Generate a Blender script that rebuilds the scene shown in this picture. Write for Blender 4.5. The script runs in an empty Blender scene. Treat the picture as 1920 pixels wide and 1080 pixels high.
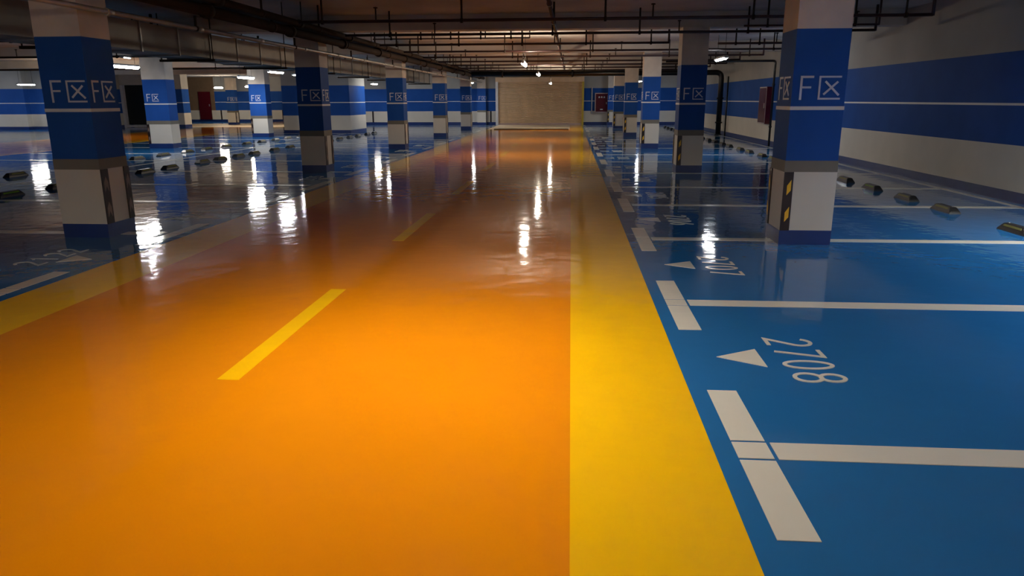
import bpy, bmesh, math, random
from mathutils import Vector, Matrix
random.seed(7)
S = bpy.context.scene
COL = S.collection

# ------------------------------------------------------------------ camera
F_PX = 1370.0
th = math.atan2(353.0, F_PX); ps = math.atan2(112.0, math.hypot(F_PX, 353.0)); roll = 0.0038
fw = Vector((-math.sin(ps)*math.cos(th), math.cos(ps)*math.cos(th), -math.sin(th)))
rt = Vector((math.cos(ps), math.sin(ps), 0.0)); up = rt.cross(fw)
c_, s_ = math.cos(roll), math.sin(roll)
cr = rt*c_ - up*s_; cu = rt*s_ + up*c_
cam_d = bpy.data.cameras.new('camera'); cam = bpy.data.objects.new('camera', cam_d); COL.objects.link(cam)
cam.matrix_world = Matrix(((cr.x, cu.x, -fw.x, 0), (cr.y, cu.y, -fw.y, 0), (cr.z, cu.z, -fw.z, 1.5), (0, 0, 0, 1)))
cam_d.sensor_width = 36.0; cam_d.lens = 36.0*F_PX/1920.0; cam_d.clip_start = 0.05; cam_d.clip_end = 300
S.camera = cam

# ------------------------------------------------------------------ world, exposure, lamp strengths
W = bpy.data.worlds.new('world'); S.world = W; W.use_nodes = True
W.node_tree.nodes['Background'].inputs[0].default_value = (0.5, 0.55, 0.7, 1)
W.node_tree.nodes['Background'].inputs[1].default_value = 0.0
S.view_settings.view_transform = 'Standard'; S.view_settings.look = 'None'
S.view_settings.gamma = 1.0; S.view_settings.use_curve_mapping = False
S.view_settings.exposure = 0.0
E_LANE = 160.0; E_RIGHT = 110.0; E_LEFT = 120.0; E_BACK_FILL = 430.0; E_WALL = 330.0; E_LEFT_FILL = 190.0
E_NEAR = 185.0            # the fixture hanging over the photographer
E_NEAR_RIGHT = 130.0

# ------------------------------------------------------------------ materials
def nt(name):
    m = bpy.data.materials.new(name); m.use_nodes = True
    return m, m.node_tree.nodes, m.node_tree.links, m.node_tree.nodes['Principled BSDF']
def setc(b, col, rough, metal=0.0, coat=0.0):
    b.inputs['Base Color'].default_value = (*col, 1); b.inputs['Roughness'].default_value = rough
    b.inputs['Metallic'].default_value = metal; b.inputs['Coat Weight'].default_value = coat
def noise_col(N, L, b, col, amt, scale, stretch=(1, 1, 1), detail=4.0):
    tc = N.new('ShaderNodeTexCoord'); mp = N.new('ShaderNodeMapping'); mp.inputs['Scale'].default_value = stretch
    n = N.new('ShaderNodeTexNoise'); n.inputs['Scale'].default_value = scale; n.inputs['Detail'].default_value = detail
    r = N.new('ShaderNodeValToRGB')
    r.color_ramp.elements[0].position = 0.3; r.color_ramp.elements[1].position = 0.72
    r.color_ramp.elements[0].color = (*[c*(1-amt) for c in col], 1)
    r.color_ramp.elements[1].color = (*[min(1, c*(1+amt*0.6)) for c in col], 1)
    L.new(tc.outputs['Object'], mp.inputs[0]); L.new(mp.outputs[0], n.inputs[0])
    L.new(n.outputs['Fac'], r.inputs[0]); L.new(r.outputs[0], b.inputs['Base Color'])
    return mp
def bump(N, L, b, scale, dist, stretch=(1, 1, 1), detail=3.0, coatn=False):
    tc = N.new('ShaderNodeTexCoord'); mp = N.new('ShaderNodeMapping'); mp.inputs['Scale'].default_value = stretch
    n = N.new('ShaderNodeTexNoise'); n.inputs['Scale'].default_value = scale; n.inputs['Detail'].default_value = detail
    bp = N.new('ShaderNodeBump'); bp.inputs['Strength'].default_value = 1.0; bp.inputs['Distance'].default_value = dist
    L.new(tc.outputs['Object'], mp.inputs[0]); L.new(mp.outputs[0], n.inputs[0])
    L.new(n.outputs['Fac'], bp.inputs['Height']); L.new(bp.outputs[0], b.inputs['Normal'])
    return bp
def simple(name, col, rough=0.5, metal=0.0, amt=0.12, scale=3.0, bdist=0.0, bscale=30.0, spec=0.5):
    m, N, L, b = nt(name); setc(b, col, rough, metal); b.inputs['Specular IOR Level'].default_value = spec
    noise_col(N, L, b, col, amt, scale)
    if bdist: bump(N, L, b, bscale, bdist)
    return m
def epoxy(name, col, rough=0.07, amt=0.07, spec=0.5):
    """self-levelling glossy floor coating: long shallow waves plus fine orange peel"""
    m, N, L, b = nt(name); setc(b, col, rough)
    b.inputs['Specular IOR Level'].default_value = spec
    noise_col(N, L, b, col, amt, 0.55, (1, 1, 1), 5.0)
    tc = N.new('ShaderNodeTexCoord')
    n1 = N.new('ShaderNodeTexNoise'); n1.inputs['Scale'].default_value = 3.4; n1.inputs['Detail'].default_value = 2.0
    n2 = N.new('ShaderNodeTexNoise'); n2.inputs['Scale'].default_value = 11.0; n2.inputs['Detail'].default_value = 2.0
    for n in (n1, n2): L.new(tc.outputs['Object'], n.inputs[0])
    b1 = N.new('ShaderNodeBump'); b1.inputs['Strength'].default_value = 1.0; b1.inputs['Distance'].default_value = 0.0042
    b2 = N.new('ShaderNodeBump'); b2.inputs['Strength'].default_value = 1.0; b2.inputs['Distance'].default_value = 0.0006
    L.new(n1.outputs['Fac'], b1.inputs['Height']); L.new(n2.outputs['Fac'], b2.inputs['Height'])
    L.new(b1.outputs[0], b2.inputs['Normal']); L.new(b2.outputs[0], b.inputs['Normal'])
    return m
def emit(name, col, strength):
    m = bpy.data.materials.new(name); m.use_nodes = True; N = m.node_tree.nodes; N.clear()
    e = N.new('ShaderNodeEmission'); o = N.new('ShaderNodeOutputMaterial')
    e.inputs[0].default_value = (*col, 1); e.inputs[1].default_value = strength
    m.node_tree.links.new(e.outputs[0], o.inputs[0]); return m

M = {}
M['floor_blue'] = epoxy('blue_floor_coating', (0.018, 0.140, 0.38), 0.06, spec=0.33)
M['floor_orange'] = epoxy('orange_floor_coating', (0.80, 0.262, 0.003), 0.08)
M['floor_yellow'] = epoxy('yellow_floor_coating', (0.95, 0.53, 0.003), 0.08)
M['floor_white'] = epoxy('white_line_paint', (0.72, 0.70, 0.62), 0.12)
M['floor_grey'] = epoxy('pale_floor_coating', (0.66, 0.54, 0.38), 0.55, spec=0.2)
M['concrete'] = simple('raw_concrete', (0.60, 0.53, 0.45), 0.85, amt=0.2, scale=1.6, bdist=0.002, bscale=18)
M['ceiling'] = simple('ceiling_concrete', (0.50, 0.46, 0.41), 0.9, amt=0.22, scale=0.9, bdist=0.003, bscale=6)
M['blue'] = simple('blue_wall_paint', (0.018, 0.082, 0.33), 0.6, amt=0.1, scale=2, spec=0.06)
M['navy'] = simple('navy_skirting_paint', (0.012, 0.035, 0.16), 0.35, amt=0.1)
M['white'] = simple('cream_wall_paint', (0.62, 0.58, 0.50), 0.55, amt=0.05, scale=2)
M['upper'] = simple('grey_wall_plaster', (0.38, 0.37, 0.34), 0.8, amt=0.10, scale=1.2)
M['line'] = simple('white_stripe_paint', (0.70, 0.70, 0.70), 0.5, amt=0.05)
M['greyband'] = simple('olive_grey_band_paint', (0.16, 0.145, 0.115), 0.6, amt=0.1)
M['letter'] = simple('pale_lettering_paint', (0.62, 0.64, 0.72), 0.5, amt=0.08)
M['rubber'] = simple('black_rubber', (0.014, 0.014, 0.014), 0.32, amt=0.3, scale=20)
M['guard'] = simple('black_guard_rubber', (0.018, 0.008, 0.006), 0.4, amt=0.3, scale=10)
M['reflect'] = simple('yellow_reflective_film', (0.90, 0.52, 0.03), 0.25, amt=0.1)
M['reflect_dull'] = simple('dull_reflective_film', (0.22, 0.15, 0.12), 0.4, amt=0.2)  # dimmer grey-beige marks for the left-hand guards
M['stripe_yellow'] = simple('yellow_green_film', (0.26, 0.25, 0.07), 0.25, amt=0.15)
M['stripe_lime'] = simple('lime_film', (0.22, 0.42, 0.05), 0.25, amt=0.15)
M['pipe_red'] = simple('dull_red_pipe_paint', (0.045, 0.014, 0.012), 0.45, amt=0.2)
M['pipe_dark'] = simple('dark_pipe_paint', (0.035, 0.022, 0.015), 0.8, amt=0.2, spec=0.1)
M['black_pipe'] = simple('black_pipe_paint', (0.006, 0.006, 0.007), 0.3, amt=0.2)
M['galv'] = simple('galvanised_steel', (0.42, 0.40, 0.36), 0.45, metal=0.7, amt=0.15, scale=5)
M['duct'] = simple('duct_board', (0.30, 0.27, 0.22), 0.6, metal=0.2, amt=0.15, scale=2)
M['cab_red'] = simple('dark_red_cabinet_enamel', (0.075, 0.004, 0.010), 0.18, amt=0.1)
M['cab_frame'] = simple('pale_cabinet_frame', (0.42, 0.33, 0.33), 0.35, metal=0.3)
M['shutter'] = simple('beige_shutter_steel', (0.66, 0.49, 0.32), 0.36, metal=0.25, amt=0.08)
M['post_yellow'] = simple('yellow_post_paint', (0.50, 0.36, 0.03), 0.45)
M['post_white'] = simple('white_post_paint', (0.62, 0.62, 0.66), 0.4)
M['void'] = simple('unlit_opening_black', (0.004, 0.005, 0.006), 0.5)  # darkness of the unlit doorway, put into the colour
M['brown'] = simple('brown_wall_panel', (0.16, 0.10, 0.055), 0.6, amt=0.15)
M['housing'] = simple('white_lamp_housing', (0.55, 0.55, 0.53), 0.4)
M['wire'] = simple('black_wire', (0.02, 0.02, 0.02), 0.5)
WARM = (1.0, 0.86, 0.68); COOL = (0.92, 0.96, 1.0)
M['e_lane'] = emit('warm_tube_light', WARM, E_LANE)
M['e_right'] = emit('cool_tube_light', COOL, E_RIGHT)
M['e_left'] = emit('neutral_tube_light', (1.0, 0.97, 0.93), E_LEFT)
M['e_back_fill'] = emit('rear_fill_light', (1.0, 0.86, 0.68), E_BACK_FILL)  # emission of the added fill lamps behind the camera
M['e_wall'] = emit('wall_tube_light', (1.0, 0.98, 0.9), E_WALL)
M['e_left_fill'] = emit('near_left_fill_light', (1.0, 0.93, 0.82), E_LEFT_FILL)  # emission of the added fill lamp at near left
M['e_near'] = emit('near_tube_light', (1.0, 0.90, 0.76), E_NEAR)
M['e_nright'] = emit('near_cool_tube_light', (0.97, 0.97, 1.0), E_NEAR_RIGHT)

# ------------------------------------------------------------------ helpers
def new_bm(): return bmesh.new()
def box(bm, x0, x1, y0, y1, z0, z1, mi=0):
    v = [bm.verts.new((x, y, z)) for z in (z0, z1) for y in (y0, y1) for x in (x0, x1)]
    fs = [(0, 2, 3, 1), (4, 5, 7, 6), (0, 1, 5, 4), (2, 6, 7, 3), (0, 4, 6, 2), (1, 3, 7, 5)]
    for f in fs:
        fc = bm.faces.new([v[i] for i in f]); fc.material_index = mi
def tube(bm, p0, p1, r, n=12, mi=0, cap=True):
    p0, p1 = Vector(p0), Vector(p1); d = (p1-p0).normalized()
    a = d.orthogonal().normalized(); b = d.cross(a)
    A = []; B = []
    for i in range(n):
        t = 2*math.pi*i/n; o = a*math.cos(t)*r + b*math.sin(t)*r
        A.append(bm.verts.new(p0+o)); B.append(bm.verts.new(p1+o))
    for i in range(n):
        f = bm.faces.new((A[i], A[(i+1) % n], B[(i+1) % n], B[i])); f.material_index = mi; f.smooth = True
    if cap:
        bm.faces.new(A[::-1]).material_index = mi; bm.faces.new(B).material_index = mi
def prism(bm, pts, org, ux, uy, un, t, mi=0):
    """polygon pts (u,v) on plane org/ux/uy, thickness t along un"""
    org, ux, uy, un = map(Vector, (org, ux, uy, un))
    A = [bm.verts.new(org+ux*u+uy*v) for u, v in pts]; B = [bm.verts.new(org+ux*u+uy*v+un*t) for u, v in pts]
    n = len(pts)
    for fv in (A[::-1], B):
        bm.faces.new(fv).material_index = mi
    for i in range(n):
        bm.faces.new((A[i], A[(i+1) % n], B[(i+1) % n], B[i])).material_index = mi
def stroke(bm, pts, w, org, ux, uy, un, t, closed=False, mi=0):
    """polyline of constant width with mitred corners, extruded by t"""
    P = [Vector((p[0], p[1])) for p in pts]; n = len(P)
    Lf, Rt = [], []
    for i in range(n):
        if closed: a, b = P[i-1], P[(i+1) % n]
        else: a, b = (P[i-1] if i else None), (P[i+1] if i < n-1 else None)
        d1 = (P[i]-a).normalized() if a is not None else None
        d2 = (b-P[i]).normalized() if b is not None else None
        if d1 is None: d1 = d2
        if d2 is None: d2 = d1
        n1 = Vector((-d1.y, d1.x)); n2 = Vector((-d2.y, d2.x)); m = n1+n2
        m = n1 if m.length < 1e-4 else m.normalized()
        k = w/2/max(0.35, m.dot(n1))
        Lf.append(P[i]+m*k); Rt.append(P[i]-m*k)
    rng = range(n) if closed else range(n-1)
    for i in rng:
        j = (i+1) % n
        prism(bm, [Rt[i], Rt[j], Lf[j], Lf[i]], org, ux, uy, un, t, mi)
def obj(name, bm, mats, parent=None, loc=None):
    bmesh.ops.recalc_face_normals(bm, faces=bm.faces[:])
    me = bpy.data.meshes.new(name); bm.to_mesh(me); bm.free()
    if not isinstance(mats, (list, tuple)): mats = [mats]
    for m in mats: me.materials.append(m)
    o = bpy.data.objects.new(name, me); COL.objects.link(o)
    if parent is not None: o.parent = parent
    if loc is not None: o.location = loc
    return o
def tag(o, label, cat, group=None):
    o['label'] = label; o['category'] = cat
    if group: o['group'] = group
    return o
def thing(name, label, cat, loc=(0, 0, 0), group=None):
    o = bpy.data.objects.new(name, None); COL.objects.link(o); o.location = loc; o.empty_display_size = 0.1
    return tag(o, label, cat, group)
def struct(name, bm, mats, label=None):
    o = obj(name, bm, mats); o['kind'] = 'structure'
    if label: o['label'] = label
    return o
def copy_tree(o, parent=None):
    c = o.copy(); COL.objects.link(c)
    if parent is not None: c.parent = parent
    for ch in list(o.children): copy_tree(ch, c)
    return c
ORD = ['nearest', 'second', 'third', 'fourth', 'fifth', 'sixth', 'seventh', 'eighth', 'ninth', 'tenth', 'eleventh', 'twelfth',
       'thirteenth', 'fourteenth', 'fifteenth', 'sixteenth', 'seventeenth', 'eighteenth', 'nineteenth', 'twentieth',
       'twenty-first', 'twenty-second', 'twenty-third', 'twenty-fourth', 'twenty-fifth', 'twenty-sixth', 'twenty-seventh',
       'twenty-eighth', 'twenty-ninth', 'thirtieth', 'thirty-first', 'thirty-second']

# ------------------------------------------------------------------ big structure
YE = 46.4            # end wall
XR = 6.55            # right wall
XL = -34.0; YB = -13.0; YF = 54.0; ZC = 3.2
bm = new_bm(); box(bm, XL-.3, XR+.3, YB-.3, YF+.5, -0.25, 0.0)
floor = struct('floor', bm, M['floor_blue'], 'glossy blue coated garage floor mirroring the lamps')
def fpart(name, rects, mat, z=0.002, label=None):
    bm = new_bm()
    for x0, x1, y0, y1 in rects: box(bm, x0, x1, y0, y1, 0.0, z)
    o = obj(name, bm, mat, floor)
    if label: o['label'] = label
    return o
fpart('driving_lane', [(-3.75, 0.02, YB, YE)], M['floor_orange'], label='broad glossy orange driving lane')
fpart('edge_strip', [(0.02, 0.65, YB, YE)], M['floor_yellow'], label='yellow strip along right side of the orange lane')
fpart('edge_strip', [(-4.38, -3.75, YB, YE)], M['floor_yellow'], label='yellow strip along left side of the orange lane')
fpart('driving_lane', [(-20.7, -16.9, YB, YF)], M['floor_orange'], label='distant second orange lane at far left')
fpart('edge_strip', [(-16.9, -16.3, YB, YF)], M['floor_yellow'])
fpart('edge_strip', [(-21.3, -20.7, YB, YF)], M['floor_yellow'])
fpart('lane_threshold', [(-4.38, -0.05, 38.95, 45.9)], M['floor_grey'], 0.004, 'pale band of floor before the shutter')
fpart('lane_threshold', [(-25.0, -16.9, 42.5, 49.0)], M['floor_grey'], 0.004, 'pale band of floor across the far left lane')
fpart('drain_cover', [(-3.95, -0.1, 38.45, 38.85)], M['black_pipe'], 0.045, 'dark drain strip across the lane')

ceil_bm = new_bm(); box(ceil_bm, XL-.3, XR+.3, YB-.3, YF+.5, ZC, ZC+.3)
ceiling = struct('ceiling', ceil_bm, M['ceiling'], 'dim raw concrete ceiling slab')
for i, y in enumerate([0.05, 7.88, 15.75, 23.6, 31.5, 39.4]):
    bm = new_bm(); box(bm, XL, XR, y, y+0.42, 2.9, ZC)
    struct('beam', bm, M['ceiling'])

# bands by height: navy skirting, cream, blue, white line, blue, grey plaster
def banded(bm, x0, x1, y0, y1, top=ZC, bands=None):
    bands = bands or [(0, .155, 0), (.155, .82, 1), (.82, 1.39, 2), (1.39, 1.425, 3), (1.425, 2.17, 2), (2.17, top, 4)]
    for z0, z1, mi in bands: box(bm, x0, x1, y0, y1, z0, z1, mi)
WM = [M['navy'], M['white'], M['blue'], M['line'], M['upper']]
bm = new_bm(); banded(bm, XR, XR+.25, YB, YE); struct('wall_right', bm, WM, 'long right wall banded cream, blue and grey plaster')
bm = new_bm()
banded(bm, 0.78, XR, YE, YE+.25); banded(bm, -14.5, -4.6, YE, YE+.25)
box(bm, -4.6, 0.78, YE, YE+.25, 2.82, ZC, 4)
struct('wall_end', bm, WM, 'blue and cream end wall on both sides of the shutter')
bm = new_bm(); banded(bm, -26.3, -14.5, YF, YF+.25); struct('wall_far', bm, WM, 'distant blue and cream wall beyond the second lane')
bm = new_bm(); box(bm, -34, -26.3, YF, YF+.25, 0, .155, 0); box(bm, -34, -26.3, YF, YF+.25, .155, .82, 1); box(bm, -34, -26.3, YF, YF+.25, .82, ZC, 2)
struct('wall_far_brown', bm, [M['navy'], M['white'], M['brown']], 'brown stretch of the distant wall')
for wn, xs_, yy in (('wall_far', (-25.9, -25.3, -21.2, -20.7, -19.9), YF), ('wall_end', (-12.4, -4.95, 3.4), YE)):
    for x in xs_:
        bm = new_bm(); box(bm, x-.05, x+.05, yy-.012, yy, .155, .82); obj('corner_guard', bm, M['guard'], bpy.data.objects[wn])
bm = new_bm(); banded(bm, -14.5, -14.25, YE+.25, YF); struct('wall_return', bm, WM)
bm = new_bm(); banded(bm, XL-.25, XL, YB, YF); struct('wall_left', bm, WM)
bm = new_bm(); banded(bm, XL-.25, XR+.25, YB-.25, YB); struct('wall_back', bm, WM)
# stair core with a bright side, far left room block
bm = new_bm(); banded(bm, -13.4, -10.2, 34.15, 36.8); struct('wall_core', bm, WM, 'free standing blue and cream shaft between the parking rows')
bm = new_bm(); banded(bm, -34, -29.75, 39.0, 43.0); banded(bm, -29.75, -26.1, 39.35, 43.0)
struct('wall_block', bm, WM, 'brightly lit blue and cream wall at far left')
bm = new_bm(); box(bm, -26.1, -23.1, 42.0, 43.0, 2.4, ZC)
struct('wall_lintel', bm, M['ceiling'])
bm = new_bm(); banded(bm, -23.1, -22.5, 42.2, 43.0); struct('wall_jamb', bm, WM)
bm = new_bm(); box(bm, -25.95, -23.1, 42.25, 42.4, 0.16, 2.4)  # black sheet in place of the dark depth of the opening
for k in range(9): box(bm, -25.95, -23.1, 42.22, 42.25, 0.2+k*.23, 0.21+k*.23)
d1 = struct('door_1', bm, M['void'], 'black slatted panel standing in for the unlit doorway beside the bright far left wall')
bm = new_bm(); box(bm, -26.1, -25.95, 42.0, 42.4, 0.0, 2.4); box(bm, -25.95, -23.1, 42.0, 42.4, 0.02, 0.14)
obj('door_frame', bm, M['post_white'], d1)

# the shutter that closes the lane
bm = new_bm()
n = 38; z0, z1 = 0.0, 2.82; dz = (z1-z0)/n
prof = []
for k in range(n):
    z = z0+k*dz
    prof += [(0.0, z), (-0.022, z+dz*.25), (-0.026, z+dz*.5), (-0.022, z+dz*.75), (0.0, z+dz*.97)]
prof.append((0.0, z1))
xs = (-4.45, 0.66)
rows = [[bm.verts.new((x, 46.15+py, z)) for (py, z) in prof] for x in xs]
for k in range(len(prof)-1):
    f = bm.faces.new((rows[0][k], rows[1][k], rows[1][k+1], rows[0][k+1]))
back = [[bm.verts.new((x, 46.2, z)) for z in (z0, z1)] for x in xs]
bm.faces.new((back[0][0], back[0][1], back[1][1], back[1][0]))
d2 = struct('door_2', bm, M['shutter'], 'beige ribbed steel shutter closing the lane end')
bm = new_bm(); box(bm, 0.66, 0.78, 45.95, 46.4, 0, 2.82); obj('door_frame', bm, M['post_yellow'], d2)['label'] = 'yellow guide post of shutter'
bm = new_bm(); box(bm, -4.6, -4.45, 45.95, 46.4, 0, 2.82); obj('door_frame', bm, M['post_white'], d2)['label'] = 'white guide post of shutter'
bm = new_bm(); box(bm, -4.45, 0.66, 46.02, 46.13, 0.0, 0.1); obj('bottom_rail', bm, M['cab_frame'], d2)
bm = new_bm(); box(bm, -4.6, 0.78, 45.9, 46.4, 2.55, 2.82); obj('shutter_box', bm, M['shutter'], d2)

# ------------------------------------------------------------------ floor markings
BY = [0.4, 3.01, 5.44, 8.09, 10.79, 13.05, 15.6, 18.45, 20.9, 23.75, 26.2, 28.8, 31.6, 34.1, 36.7, 39.5, 42.0, 44.5]
def bay_line(x0, x1, y, label=None):
    fpart('bay_line', [(x0, x1, y-.08, y+.08)], M['floor_white'], 0.003, label)
def edge_dash(x0, x1, y, label=None):
    g = .009
    fpart('edge_dash', [(x0, x1, y-.685, y-.085-g), (x0, x1, y-.085+g, y+.085-g), (x0, x1, y+.085+g, y+.685)], M['floor_white'], 0.003, label)
for i, y in enumerate(BY):
    bay_line(0.915, 6.33, y); edge_dash(0.745, 0.897, y)
    bay_line(-10.35, -4.72, y); edge_dash(-4.66, -4.51, y)
    bay_line(-16.0, -10.45, y)
fpart('bay_end_line', [(6.30, 6.40, YB, YE)], M['floor_white'], 0.003, 'thin white line along foot of right wall')
fpart('bay_end_line', [(-10.45, -10.35, YB, 34.0)], M['floor_white'], 0.003, 'white line between two left parking rows')
for i in range(10):
    y0 = 3.66+4.12*i
    if y0+2 < 40: fpart('centre_dash', [(-1.935, -1.81, y0, y0+2.0)], M['floor_yellow'], 0.004,
                        'yellow lane dash closest to the photographer' if i == 0 else None)

def arc(cx, cy, rx, ry, a0, a1, n=14):
    return [(cx+rx*math.cos(math.radians(a0+(a1-a0)*k/n)), cy+ry*math.sin(math.radians(a0+(a1-a0)*k/n))) for k in range(n+1)]
def glyph(ch):
    """strokes in a box 0.5 wide, 1 high: list of (points, closed)"""
    w = .5; r = w/2
    if ch == '0': return [(arc(r, .5, r, .5, 0, 360, 24)[:-1], True)]
    if ch == '1': return [([(.1, .8), (.28, 1.0), (.28, 0)], False)]
    if ch == '2': return [(arc(r, .74, r, .26, 160, -35, 12)+[(0.0, 0.0), (w, 0.0)], False)]
    if ch == '3': return [(arc(r, .75, r*.95, .25, 150, -90, 12)+arc(r, .25, r, .25, 90, -150, 12)[1:], False)]
    if ch == '4': return [([(.36, 0), (.36, 1), (0, .28), (.5, .28)], False)]
    if ch == '5': return [([(.46, 1), (.08, 1), (.04, .56)]+arc(r, .32, r, .32, 115, -150, 14), False)]
    if ch == '6': return [(arc(r, .3, r, .3, 0, 360, 20)[:-1], True), ([(.40, 1.0), (.12, .55), (.01, .33)], False)]
    if ch == '7': return [([(0, 1), (.5, 1), (.16, 0)], False)]
    if ch == '8': return [(arc(r, .27, r, .27, 0, 360, 20)[:-1], True), (arc(r, .76, r*.88, .24, 0, 360, 20)[:-1], True)]
    if ch == '9': return [(arc(r, .7, r, .3, 0, 360, 20)[:-1], True), ([(.10, 0.0), (.38, .45), (.49, .67)], False)]
def bay_number(txt, yc, side=1):
    bm = new_bm()
    adv = .205; total = adv*3+.125
    for k, ch in enumerate(txt):
        off = -total/2+k*adv
        for q, (pts, cl) in enumerate(glyph(ch)):
            if side > 0: stroke(bm, [(p[0]*.25+off, p[1]*.27) for p in pts], .024, (1.265, yc, 0), (0, -1, 0), (1, 0, 0), (0, 0, 1), .004+.0007*q, cl)
            else: stroke(bm, [(p[0]*.25+off, p[1]*.27) for p in pts], .024, (-5.0, yc, 0), (0, 1, 0), (-1, 0, 0), (0, 0, 1), .004+.0007*q, cl)
    o = obj('bay_number', bm, M['floor_white'], floor); o['label'] = 'white painted bay number '+txt
def bay_arrow(yc, side=1):
    bm = new_bm()
    if side > 0: pts = [(0.895, yc), (1.155, yc-.155), (1.155, yc+.155)]
    else: pts = [(-4.66, yc), (-4.92, yc-.155), (-4.92, yc+.155)]
    prism(bm, pts, (0, 0, 0), (1, 0, 0), (0, 1, 0), (0, 0, 1), .004)
    obj('bay_arrow', bm, M['floor_white'], floor)
num = 2709
for i in range(0, 16):
    yc = (BY[i]+BY[i+1])/2
    if i < 12: bay_number(str(num-i), yc)
    bay_arrow(yc)
    if i >= 1:
        if i < 10: bay_number(str(2119+i+1), yc-.02, -1)
        bay_arrow(yc-.1, -1)

# ------------------------------------------------------------------ pillars
# F + the sign for "zone" (a box open to the right with a cross inside)
def zone_sign(bm, org, ux, uy, un, sx=1.0, t=.004):
    h = .235; w = .022
    cnt = [0]
    def st(p, ww=w):
        stroke(bm, [(a*sx, b) for a, b in p], ww, org, ux, uy, un, t+.0006*cnt[0]); cnt[0] += 1
    st([(0.011, 0), (0.011, h-.011), (.13, h-.011)]); st([(.011, h*.52), (.11, h*.52)], .020)
    st([(.40, h-.011), (.191, h-.011), (.191, .011), (.40, .011)], .018)
    st([(.235, .052), (.368, h-.058)], .020); st([(.245, h-.055), (.385, .045)], .020)
PW = .525; PD = .52
def make_pillar(side, label, x, y, group, PW=PW, plain=False):
    t = thing('pillar', label, 'pillar', (x, y, 0), group)
    # shaft: blue paint between 0.88 and 2.17, raw concrete above
    bm = new_bm(); box(bm, 0, PW, 0, PD, 0, .88, 0); box(bm, 0, PW, 0, PD, .88, 2.17, 1); box(bm, 0, PW, 0, PD, 2.17, 2.9 if y > 5 else ZC, 0)
    obj('shaft', bm, [M['concrete'], M['blue']], t)
    e = .004
    bm = new_bm(); box(bm, -e, PW+e, -e, PD+e, 0, .155); obj('base_band', bm, M['navy'], t)['label'] = 'navy painted foot of pillar'
    bm = new_bm(); box(bm, -e, PW+e, -e, PD+e, .155, .765); obj('white_panel', bm, M['white'], t)
    bm = new_bm(); box(bm, -e, PW+e, -e, PD+e, .765, .88); obj('grey_band', bm, M['greyband'], t)
    bm = new_bm(); box(bm, -e, PW+e, -e, PD+e, 1.388, 1.424); obj('white_stripe', bm, M['line'], t)
    # lettering on the front and on the lane side
    bm = new_bm(); zone_sign(bm, (.075 if side > 0 else .1, 0, 1.487), (1, 0, 0), (0, 0, 1), (0, -1, 0)); obj('zone_lettering', bm, M['letter'], t)
    bm = new_bm()
    if side > 0: zone_sign(bm, (0, .46, 1.487), (0, -1, 0), (0, 0, 1), (-1, 0, 0), .95)
    else: zone_sign(bm, (PW, .07, 1.487), (0, 1, 0), (0, 0, 1), (1, 0, 0), .95)
    if plain: bm.free()
    else: obj('zone_lettering', bm, M['letter'], t)
    # corner guards: black rubber strips with two reflective marks
    def guard(org, ux, un, w, mat):
        bm = new_bm(); prism(bm, [(0, 0), (w, 0), (w, .61), (0, .61)], org, ux, (0, 0, 1), un, .012)
        g = obj('corner_guard', bm, M['guard'], t)
        bm = new_bm(); o2 = Vector(org)+Vector(un)*.012
        for zc in (.16, .44):
            prism(bm, [(w*.38, zc-.07), (w*.80, zc-.02), (w*.80, zc+.09), (w*.38, zc+.03)] if mat is M['reflect'] else
                  [(w*.2, zc-.09), (w*.5, zc-.02), (w*.8, zc-.09), (w*.8, zc+.02), (w*.5, zc+.09), (w*.2, zc+.02)], o2, ux, (0, 0, 1), un, .002)
        obj('reflective_mark', bm, mat, g)
    if plain:
        guard((-.004, -.004, .155), (1, 0, 0), (0, -1, 0), .08, M['reflect_dull'])
    elif side > 0:
        guard((-.004, -.004, .155), (1, 0, 0), (0, -1, 0), .095, M['reflect'])
        guard((-.004, PD+.004-.09, .155), (0, 1, 0), (-1, 0, 0), .09, M['reflect'])
    else:
        guard((PW+.004, -.004, .155), (0, 1, 0), (1, 0, 0), .125, M['reflect_dull'])
        guard((PW+.004, PD+.004-.10, .155), (0, 1, 0), (1, 0, 0), .10, M['reflect_dull'])
    return t
RY = [7.83, 15.7, 23.6, 31.47, 39.46, 45.88]
LY = [7.8, 15.45, 23.15, 31.0, 38.85, 45.88]
dist = ['closest of the right row, yellow marks on its guard', 'second in the right row', 'third in the right row',
        'fourth in the right row', 'fifth in the right row', 'built against the end wall right of the shutter']
distl = ['closest of the left row, at the left picture edge', 'second in the left row, before the bright shaft', 'third in the left row',
         'fourth in the left row', 'fifth in the left row, in shadow', 'built against the end wall left of the shutter']
for i, y in enumerate(RY): make_pillar(1, 'blue and cream square pillar, '+dist[i], 2.22, y, 'pillars right of the lane')
for i, y in enumerate(LY): make_pillar(-1, 'blue and cream square pillar, '+distl[i], -5.73, y, 'pillars left of the lane')
make_pillar(-1, 'slim blue and cream pillar beside the black door opening', -13.74, 23.35, 'pillars between the far parking rows', .8, True)
make_pillar(-1, 'blue and cream pillar just under a bright tube lamp, left of centre', -13.5, 30.8, 'pillars between the far parking rows', .72, True)
make_pillar(-1, 'small distant pillar across the second lane', -21.95, 46.6, 'pillars between the far parking rows')

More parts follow.
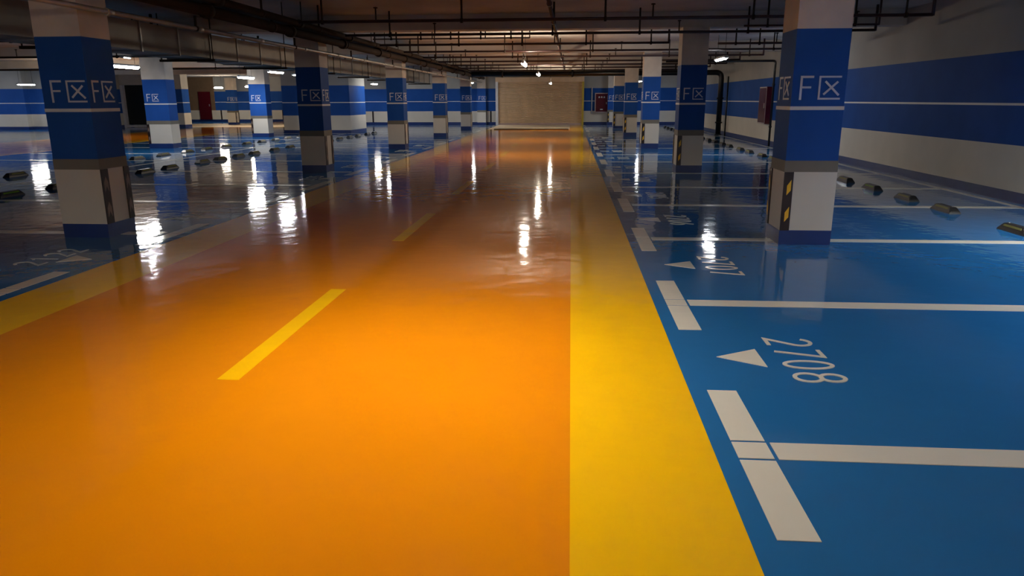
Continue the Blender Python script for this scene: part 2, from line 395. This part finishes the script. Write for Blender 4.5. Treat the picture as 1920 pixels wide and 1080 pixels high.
# ------------------------------------------------------------------ wheel stops
def make_stop(mat_key):
    t = thing('wheel_stop', '', 'wheel stop', (0, 0, 0))
    bm = new_bm(); hl, tl = .275, .205
    lo = [(-.075, -hl), (.075, -hl), (.075, hl), (-.075, hl)]; mid = [(-.07, -hl+.012), (.07, -hl+.012), (.07, hl-.012), (-.07, hl-.012)]
    hi = [(-.042, -tl), (.042, -tl), (.042, tl), (-.042, tl)]
    rings = [[bm.verts.new((x, y, z)) for x, y in r] for r, z in ((lo, 0), (mid, .025), (hi, .085))]
    for a, b in zip(rings, rings[1:]):
        for i in range(4): bm.faces.new((a[i], a[(i+1) % 4], b[(i+1) % 4], b[i]))
    bm.faces.new(rings[-1]); bm.faces.new(rings[0][::-1])
    bmesh.ops.bevel(bm, geom=[e for e in bm.edges if all(v.co.z > .02 for v in e.verts)], offset=.008, segments=2, affect='EDGES')
    obj('body', bm, M['rubber'], t)
    for s in (-1, 1):       # one film on each sloping long side
        bm = new_bm()
        a = Vector((s*.070, 0, .025)); b = Vector((s*.042, 0, .085)); d = b-a; nrm = Vector((s*.906, 0, .423))
        prism(bm, [(-.18, .42), (.18, .42), (.165, .80), (-.165, .80)], a+nrm*.001, (0, 1, 0), d, nrm, .002)
        obj('reflective_film', bm, M[mat_key], t)
    for y in (-.235, .235):
        bm = new_bm(); tube(bm, (0, y*.72, .08), (0, y*.72, .091), .012, 8); obj('bolt', bm, M['galv'], t)
    return t
p_y = make_stop('stripe_yellow'); p_l = make_stop('stripe_lime')
used = {'y': False, 'l': False}
def put_stop(x, y, label, group, lime=False):
    k = 'l' if lime else 'y'; src = p_l if lime else p_y
    o = copy_tree(src) if used[k] else src
    used[k] = True
    o.location = (x, y, 0); o['label'] = label; o['group'] = group
rs = [8.72, 10.38, 11.58, 12.9, 14.15, 16.4, 17.6, 19.2, 20.3, 21.75, 22.9, 24.5, 25.6, 27.0, 28.2, 29.6, 30.8, 32.3, 33.5, 34.9, 36.0, 37.5, 38.7, 40.2, 41.3]
ls = [11.28, 12.5, 13.7, 15.25, 16.26, 17.8, 18.75, 19.85, 20.9, 22.4, 23.7, 25.1, 26.3, 27.8, 29.0, 30.4, 31.6, 33.1, 34.3]
l2 = [14.4, 16.0, 17.6, 18.8, 20.1, 21.45, 22.65, 24.0, 25.6, 26.9, 28.2, 29.5, 30.9, 32.2]
for i, y in enumerate(rs):
    lab = 'black wheel stop with yellow film, nearest by the right wall, cut by picture edge' if i == 0 else \
        'black wheel stop, %s counted from the camera along the right wall' % ORD[i]
    put_stop(5.13, y, lab, 'wheel stops along the right wall', i == 3)
for i, y in enumerate(ls):
    lab = 'lime striped wheel stop left of the closest left pillar' if i == 0 else 'black wheel stop, %s from the camera in front of the white row line' % ORD[i]
    put_stop(-9.15, y, lab, 'wheel stops on near side of the left row line', i == 0)
for i, y in enumerate(l2):
    put_stop(-11.45, y, 'black wheel stop, %s from the camera behind the white row line' % ORD[i], 'wheel stops on far side of the left row line')

# ------------------------------------------------------------------ lamps
def make_lamp(x, y, z, L, mat, label, group, r=.045, full=True):
    half = mat in (M['e_left'], M['e_right'])
    t = thing('tube_lamp', label, 'lamp', (x, y, z), group)
    bm = new_bm()
    if half: prism(bm, [(-.05, .05), (.05, .05), (.075, .0), (-.075, .0)], (0, -L/2, 0), (1, 0, 0), (0, 0, 1), (0, 1, 0), L)
    elif full: prism(bm, [(-.015, .075), (.015, .075), (.022, .03), (-.022, .03)], (0, -L/2, 0), (1, 0, 0), (0, 0, 1), (0, 1, 0), L)
    else: prism(bm, [(-.10, -.05), (-.085, .04), (-.05, .075), (.05, .075), (.085, .04), (.10, -.05), (.092, -.05), (.078, .03), (-.078, .03), (-.092, -.05)],
                (0, -L/2, 0), (1, 0, 0), (0, 0, 1), (0, 1, 0), L)
    obj('housing', bm, M['housing'], t)
    bm = new_bm()
    if half:
        n = 10
        A = [[bm.verts.new((r*math.cos(math.pi+math.pi*k/n), yy, -.002+r*math.sin(math.pi+math.pi*k/n))) for k in range(n+1)] for yy in (-L/2+.02, L/2-.02)]
        for k in range(n): bm.faces.new((A[0][k], A[0][k+1], A[1][k+1], A[1][k]))
        bm.faces.new(A[0]); bm.faces.new(A[1][::-1]); bm.faces.new((A[0][0], A[1][0], A[1][n], A[0][n]))
    elif full: tube(bm, (0, -L/2+.02, -.018), (0, L/2-.02, -.018), r, 14)
    else: box(bm, -.07, .07, -L/2+.02, L/2-.02, .012, .028)
    obj('diffuser', bm, mat, t)
    for s in (-1, 1):
        bm = new_bm(); tube(bm, (0, s*L*.4, .07), (0, s*L*.4, ZC-z), .006, 6); obj('suspension_wire', bm, M['wire'], t)
    bm = new_bm(); box(bm, -.04, .04, -L/2-.02, -L/2, -.02, .035); box(bm, -.04, .04, L/2, L/2+.02, -.02, .035); obj('end_cap', bm, M['housing'], t)
    return t
G = 'tube lamps hung from the ceiling'
make_lamp(-.9, 4.0, 2.47, 1.2, M['e_near'], 'bright tube lamp above the photographer over the orange lane', G, full=False)
make_lamp(4.3, 4.0, 2.45, .9, M['e_nright'], 'tube lamp above bay 2708 on the right', G, full=False)
make_lamp(-9.3, 1.6, 2.5, 1.2, M['e_left_fill'], 'added fill lamp over the near left bays, outside the view', G, full=False)  # unseen fill, added to light the closest left pillar and its floor
make_lamp(5.75, 7.2, 2.45, .9, M['e_wall'], 'tube lamp between closest right pillar and right wall', G, full=False)
make_lamp(-1.27, 20.5, 2.44, 1.2, M['e_lane'], 'warm tube lamp over the lane, nearest of the visible three', G)
make_lamp(-1.22, 28.2, 2.42, 1.2, M['e_lane'], 'warm tube lamp over the lane, middle of the visible three', G)
make_lamp(-1.05, 38.6, 2.32, 1.2, M['e_lane'], 'warm tube lamp over the lane, farthest, close to the shutter', G)
make_lamp(4.02, 21.0, 2.55, 1.3, M['e_right'], 'cool tube lamp hanging before the right wall', G)
make_lamp(3.9, 43.4, 2.5, 1.2, M['e_right'], 'small distant cool lamp between the right pillars', G)
make_lamp(-5.75, 43.5, 2.47, 1.2, M['e_left'], 'distant lamp left of the shutter, above the fifth left pillar', G)
make_lamp(-12.75, 20.9, 2.48, 1.3, M['e_left'], 'bright tube lamp right of the closest left pillar', G, .07)
make_lamp(-10.5, 17.3, 2.5, .28, M['e_left'], 'short lamp above the bright tube beside the left pillar', G, .014)
make_lamp(-12.85, 29.2, 2.41, 1.3, M['e_left'], 'bright tube lamp above pillar between the far parking rows', G, .07)
make_lamp(-9.95, 25.0, 2.44, 1.2, M['e_left'], 'tube lamp left of the second left pillar', G)
make_lamp(-10.7, 28.8, 2.47, .5, M['e_left'], 'faint small lamp touching the second left pillar', G, .03)
make_lamp(-19.1, 43.8, 2.33, 1.2, M['e_lane'], 'small far lamp over the second orange lane', G)
make_lamp(-20.3, 29.8, 2.4, 1.2, M['e_lane'], 'added warm fill lamp over the second lane, hidden behind the closest left pillar', G)  # added out of sight to warm and brighten the far left
make_lamp(-24.5, 51.0, 2.4, 1.2, M['e_lane'], 'warm lamp before the distant brown wall', G)
make_lamp(-33.1, 37.0, 2.36, 1.2, M['e_left'], 'lamp before the bright wall at the far left edge', G)
make_lamp(-28.0, 37.0, 2.36, 1.2, M['e_left'], 'lamp hidden behind the closest left pillar', G)
make_lamp(-9.0, 36.5, 2.52, 1.2, M['e_left'], 'lamp beside the bright side of the shaft', G)
make_lamp(-11.6, 44.0, 2.44, 1.2, M['e_left'], 'lamp behind the shaft, left of the third left pillar', G)

# ------------------------------------------------------------------ ceiling services
def sprinkler(x0, x1, y, z, label, r=.026, mat='pipe_red', rise=True, hang=None):
    t = thing('sprinkler_pipe', label, 'pipe', (x0, y, z), 'sprinkler pipes crossing under the ceiling')
    bm = new_bm(); tube(bm, (0, 0, 0), (x1-x0, 0, 0), r, 10)
    if rise:
        tube(bm, (x1-x0, 0, -r*.6), (x1-x0, 0, ZC-z), r, 10)
    obj('pipe', bm, M[mat], t)
    hs = hang or [x0+.4+k*(x1-x0-.8)/4 for k in range(5)]
    for hx in hs:
        bm = new_bm(); tube(bm, (hx-x0, 0, 0), (hx-x0, 0, ZC-z), .017, 8)
        tube(bm, (hx-x0-.02, 0, -.004), (hx-x0+.02, 0, -.004), r*1.5, 10); obj('hanger', bm, M['pipe_dark'], t)
    for hx in [hs[0]+.9, hs[2]+.75]:
        bm = new_bm(); tube(bm, (hx-x0, 0, 0), (hx-x0, 0, .22), .012, 8); tube(bm, (hx-x0, 0, .2), (hx-x0, 0, .215), .035, 10); obj('sprinkler_head', bm, M['pipe_dark'], t)
ys = [12.45, 15.05, 17.75, 20.3, 22.95, 25.6, 28.2, 30.9, 33.5, 36.1, 38.8]
for i, y in enumerate(ys):
    x1 = [5.55, 5.7, 2.2, 5.6, 5.6, 5.5, 5.6, 5.5, 5.6, 5.5, 5.6][i]
    hang = [None, [-3.6, -.38, 1.3, 3.35, 5.0], None][i] if i < 3 else None
    sprinkler(-4.5, x1, y, 2.75, 'thin dull red sprinkler pipe crossing above lane, %s from the camera' % ORD[i], hang=hang)
sprinkler(3.3, 6.2, 17.75, 2.72, 'short sprinkler pipe between second right pillar and wall')
sprinkler(-4.3, -.9, 16.4, 2.78, 'thin branch pipe in the second ceiling bay over the lane', .014, rise=True)
sprinkler(2.95, 5.2, 13.6, 2.72, 'short pipe stub right of the closest right pillar', .018)
sprinkler(-20, -8.5, 15.05, 2.72, 'dark pipe crossing ceiling over the far left bays', .03, 'pipe_dark')
sprinkler(-24, -8.5, 20.3, 2.70, 'dark pipe crossing ceiling behind the left tube lamp', .03, 'pipe_dark')
sprinkler(-28, -8.5, 28.2, 2.70, 'dark pipe crossing ceiling toward the second lane', .035, 'pipe_dark')

def run_y(name, x, z, y0, y1, r, mat, label, cat='pipe', coup=3.0, hang=None, top=ZC):
    t = thing(name, label, cat, (x, y0, z))
    bm = new_bm(); tube(bm, (0, 0, 0), (0, y1-y0, 0), r, 14); obj('pipe', bm, M[mat], t)
    k = 1
    while k*coup < y1-y0:
        bm = new_bm(); tube(bm, (0, k*coup-.05, 0), (0, k*coup+.05, 0), r*1.35, 14); obj('coupling', bm, M[mat], t); k += 1
    for hy in (hang or []):
        bm = new_bm(); tube(bm, (0, hy-y0, 0), (0, hy-y0, top-z), .018, 8); tube(bm, (0, hy-y0-.025, 0), (0, hy-y0+.025, 0), r*1.15, 14); obj('hanger', bm, M['pipe_dark'], t)
run_y('water_pipe', -4.86, 2.66, -2, 42, .075, 'pipe_dark', 'thick dark brown pipe running beside the left pillar tops', hang=[4, 8.2, 12.2, 16.2, 20, 24, 28, 32, 36, 40], top=2.765)
run_y('water_pipe', -4.68, 2.78, -2, 42, .05, 'pipe_dark', 'thinner dark pipe right of the thick brown pipe', hang=[5, 11.4, 14.0, 18, 22, 26, 30, 34, 38])
run_y('conduit', -4.98, 2.43, -2, 42, .03, 'galv', 'pale grey conduit under the thick brown pipe', coup=2.0, hang=[3, 6.5, 9.9, 13.5, 17, 21, 25, 29, 33, 37], top=2.59)
run_y('conduit', -.33, 2.83, -2, 44, .03, 'pipe_red', 'thin red pipe running along the lane above its right edge', coup=2.63, hang=[6, 14, 22, 30, 38])
# cable tray
t = thing('cable_tray', 'dark steel cable tray beside the left pillar tops', 'cable tray', (-4.96, -2, 2.80))
bm = new_bm(); box(bm, -.16, .16, 0, 44, 0, .006); box(bm, -.16, -.154, 0, 44, 0, .07); box(bm, .154, .16, 0, 44, 0, .07); obj('tray', bm, M['pipe_dark'], t)
for k in range(14):
    y = 3.4+k*3.0
    while -.6 < ((y-2-.05) % 7.87)-.2 < .6: y += .3
    bm = new_bm()
    for sx in (-.172, .172): tube(bm, (sx, y, -.02), (sx, y, ZC-2.81), .010, 8)
    box(bm, -.19, .19, y-.02, y+.02, -.03, 0); obj('bracket', bm, M['pipe_dark'], t)
# ventilation duct
t = thing('ventilation_duct', 'long boxy ventilation duct left of the left pillars', 'duct', (-8.2, 2.0, 2.34))
bm = new_bm(); box(bm, 0, .9, 0, 38, 0, .46); obj('duct_body', bm, M['duct'], t)
for k in range(31):
    bm = new_bm(); y = .6+k*1.24
    box(bm, -.025, .925, y-.015, y+.015, -.025, .485); obj('flange', bm, M['galv'], t)
for k in range(10):
    bm = new_bm(); y = 1.2+k*3.9
    if abs((y+2-.05) % 7.87) < .5: y += .7
    box(bm, -.12, 1.02, y-.03, y+.03, -.07, -.025)
    for sx in (-.09, .99): tube(bm, (sx, y, -.05), (sx, y, ZC-2.34), .012, 8)
    obj('trapeze_hanger', bm, M['pipe_dark'], t)

# black header pipe with its down leg
def elbow_pipe(name, pts, r, mat, label, n=16, flanges=()):
    t = thing(name, label, 'pipe', pts[0])
    bm = new_bm(); o = Vector(pts[0])
    P = [Vector(p)-o for p in pts]
    path = [P[0]]
    for i in range(1, len(P)-1):
        a = (P[i-1]-P[i]).normalized(); b = (P[i+1]-P[i]).normalized(); R = r*2.2
        for k in range(7):
            u = k/6; path.append(P[i]+a*R*(1-u)**2+b*R*u**2)
    path.append(P[-1])
    rings = []
    ref = None
    for i, p in enumerate(path):
        d = (path[min(i+1, len(path)-1)]-path[max(i-1, 0)]).normalized()
        if ref is None: ref = d.orthogonal().normalized()
        u = (ref-d*ref.dot(d)).normalized(); v = d.cross(u); ref = u
        rings.append([bm.verts.new(p+u*math.cos(2*math.pi*k/n)*r+v*math.sin(2*math.pi*k/n)*r) for k in range(n)])
    for a, b in zip(rings, rings[1:]):
        for k in range(n): bm.faces.new((a[k], a[(k+1) % n], b[(k+1) % n], b[k])).smooth = True
    bm.faces.new(rings[0][::-1]); bm.faces.new(rings[-1])
    obj('pipe', bm, M[mat], t)
    for f0, f1 in flanges:
        bm = new_bm(); tube(bm, Vector(f0)-o, Vector(f1)-o, r*1.4, n); obj('flange', bm, M[mat], t)
    return t
t = elbow_pipe('header_pipe', [(-4.3, 32.6, 2.58), (6.3, 32.6, 2.58), (6.3, 32.6, 0.0)], .11, 'black_pipe', 'thick black pipe crossing the lane and turning down the right wall',
               flanges=[((6.3, 32.6, .0), (6.3, 32.6, .05)), ((6.3, 32.6, .5), (6.3, 32.6, .56)), ((6.3, 32.6, 1.5), (6.3, 32.6, 1.56)), ((0, 32.6, 2.58), (.08, 32.6, 2.58)), ((-3, 32.6, 2.58), (-2.92, 32.6, 2.58)), ((3, 32.6, 2.58), (3.08, 32.6, 2.58))])
for x in (-4.0, -1.9, 1.0, 4.4):
    bm = new_bm(); tube(bm, (x+4.3, 0, 0), (x+4.3, 0, ZC-2.58), .015, 8); obj('hanger', bm, M['pipe_dark'], t)
elbow_pipe('riser_pipe', [(3.0, 24.7, 2.66), (6.42, 24.7, 2.66), (6.42, 24.7, 0.0)], .035, 'black_pipe', 'thin dark pipe turning down the right wall beside the red cabinet', 12,
           flanges=[((6.42, 24.7, .6), (6.42, 24.7, .65)), ((6.42, 24.7, 1.9), (6.42, 24.7, 1.96))])
elbow_pipe('riser_pipe', [(6.45, 31.9, 2.4), (6.45, 31.9, 0.0)], .03, 'black_pipe', 'slim dark pipe standing beside the thick black pipe by the right wall', 12)

# unseen fill lamps, added behind the camera to brighten pillar fronts and beams
make_lamp(-1.25, -9.5, 2.6, 1.2, M['e_back_fill'], 'added fill lamp over the lane behind the photographer', G)
make_lamp(-9.3, -9.0, 2.6, 1.2, M['e_back_fill'], 'added fill lamp over the left bays behind the photographer', G)
make_lamp(4.2, -9.0, 2.6, 1.2, M['e_back_fill'], 'added fill lamp over the right bays behind the photographer', G)
# hydrant cabinets
t = thing('hydrant_cabinet', 'dark red fire hydrant cabinet on the right wall', 'cabinet', (6.33, 25.1, .70))
bm = new_bm(); box(bm, 0, .22, 0, .9, 0, 1.18); obj('body', bm, M['cab_red'], t)
bm = new_bm(); box(bm, -.02, 0, .04, .86, .04, 1.14); dr = obj('door', bm, M['cab_red'], t)
bm = new_bm(); box(bm, -.05, -.02, .1, .13, .5, .66); obj('handle', bm, M['galv'], dr)
bm = new_bm()
for a in ((0, .04), (.86, .9)): box(bm, -.012, 0, a[0], a[1], 0, 1.18)
for a in ((0, .04), (1.14, 1.18)): box(bm, -.012, 0, .04, .86, a[0], a[1])
obj('frame', bm, M['cab_frame'], t)
t = thing('hydrant_cabinet', 'dark red glossy cabinet with pale frame on the end wall', 'cabinet', (1.45, 46.2, .72))
bm = new_bm(); box(bm, 0, .82, 0, .2, 0, 1.16); obj('body', bm, M['cab_red'], t)
bm = new_bm(); box(bm, .05, .77, -.02, 0, .05, 1.11); dr = obj('door', bm, M['cab_red'], t)
bm = new_bm(); box(bm, .68, .71, -.05, -.02, .5, .62); obj('handle', bm, M['galv'], dr)
bm = new_bm()
for cx in (.26, .41, .56):
    stroke(bm, [(cx-.05, 0), (cx+.05, 0)], .018, (0, -.02, .92), (1, 0, 0), (0, 0, 1), (0, -1, 0), .003)
    stroke(bm, [(cx, -.05), (cx, .05)], .018, (0, -.02, .92), (1, 0, 0), (0, 0, 1), (0, -1, 0), .003)
    stroke(bm, [(cx-.04, -.045), (cx+.04, -.045)], .014, (0, -.02, .92), (1, 0, 0), (0, 0, 1), (0, -1, 0), .003)
box(bm, .33, .49, -.023, -.02, .17, .21)
obj('lettering', bm, M['line'], dr)
bm = new_bm()
for a in ((0, .05), (.77, .82)): box(bm, a[0], a[1], -.014, 0, 0, 1.16)
for a in ((0, .05), (1.11, 1.16)): box(bm, .05, .77, -.014, 0, a[0], a[1])
obj('frame', bm, M['cab_frame'], t)
bm = new_bm(); tube(bm, (0, 0, 0), (0, 0, 1.55), .035, 10)
o = obj('signal_post', bm, M['post_white'], loc=(1.27, 46.364, .68)); tag(o, 'slim white vertical conduit left of the end wall cabinet', 'conduit')
# dark red door leaf in the brown far wall
bm = new_bm(); box(bm, 0, .9, 0, .08, 0, 2.0); d3 = struct('door_3', bm, M['cab_red'], 'dark red door in the far brown wall'); d3.location = (-27.5, 53.9, 0.16)
bm = new_bm(); box(bm, .78, .82, -.05, 0, .95, 1.1); obj('door_handle', bm, M['galv'], d3)
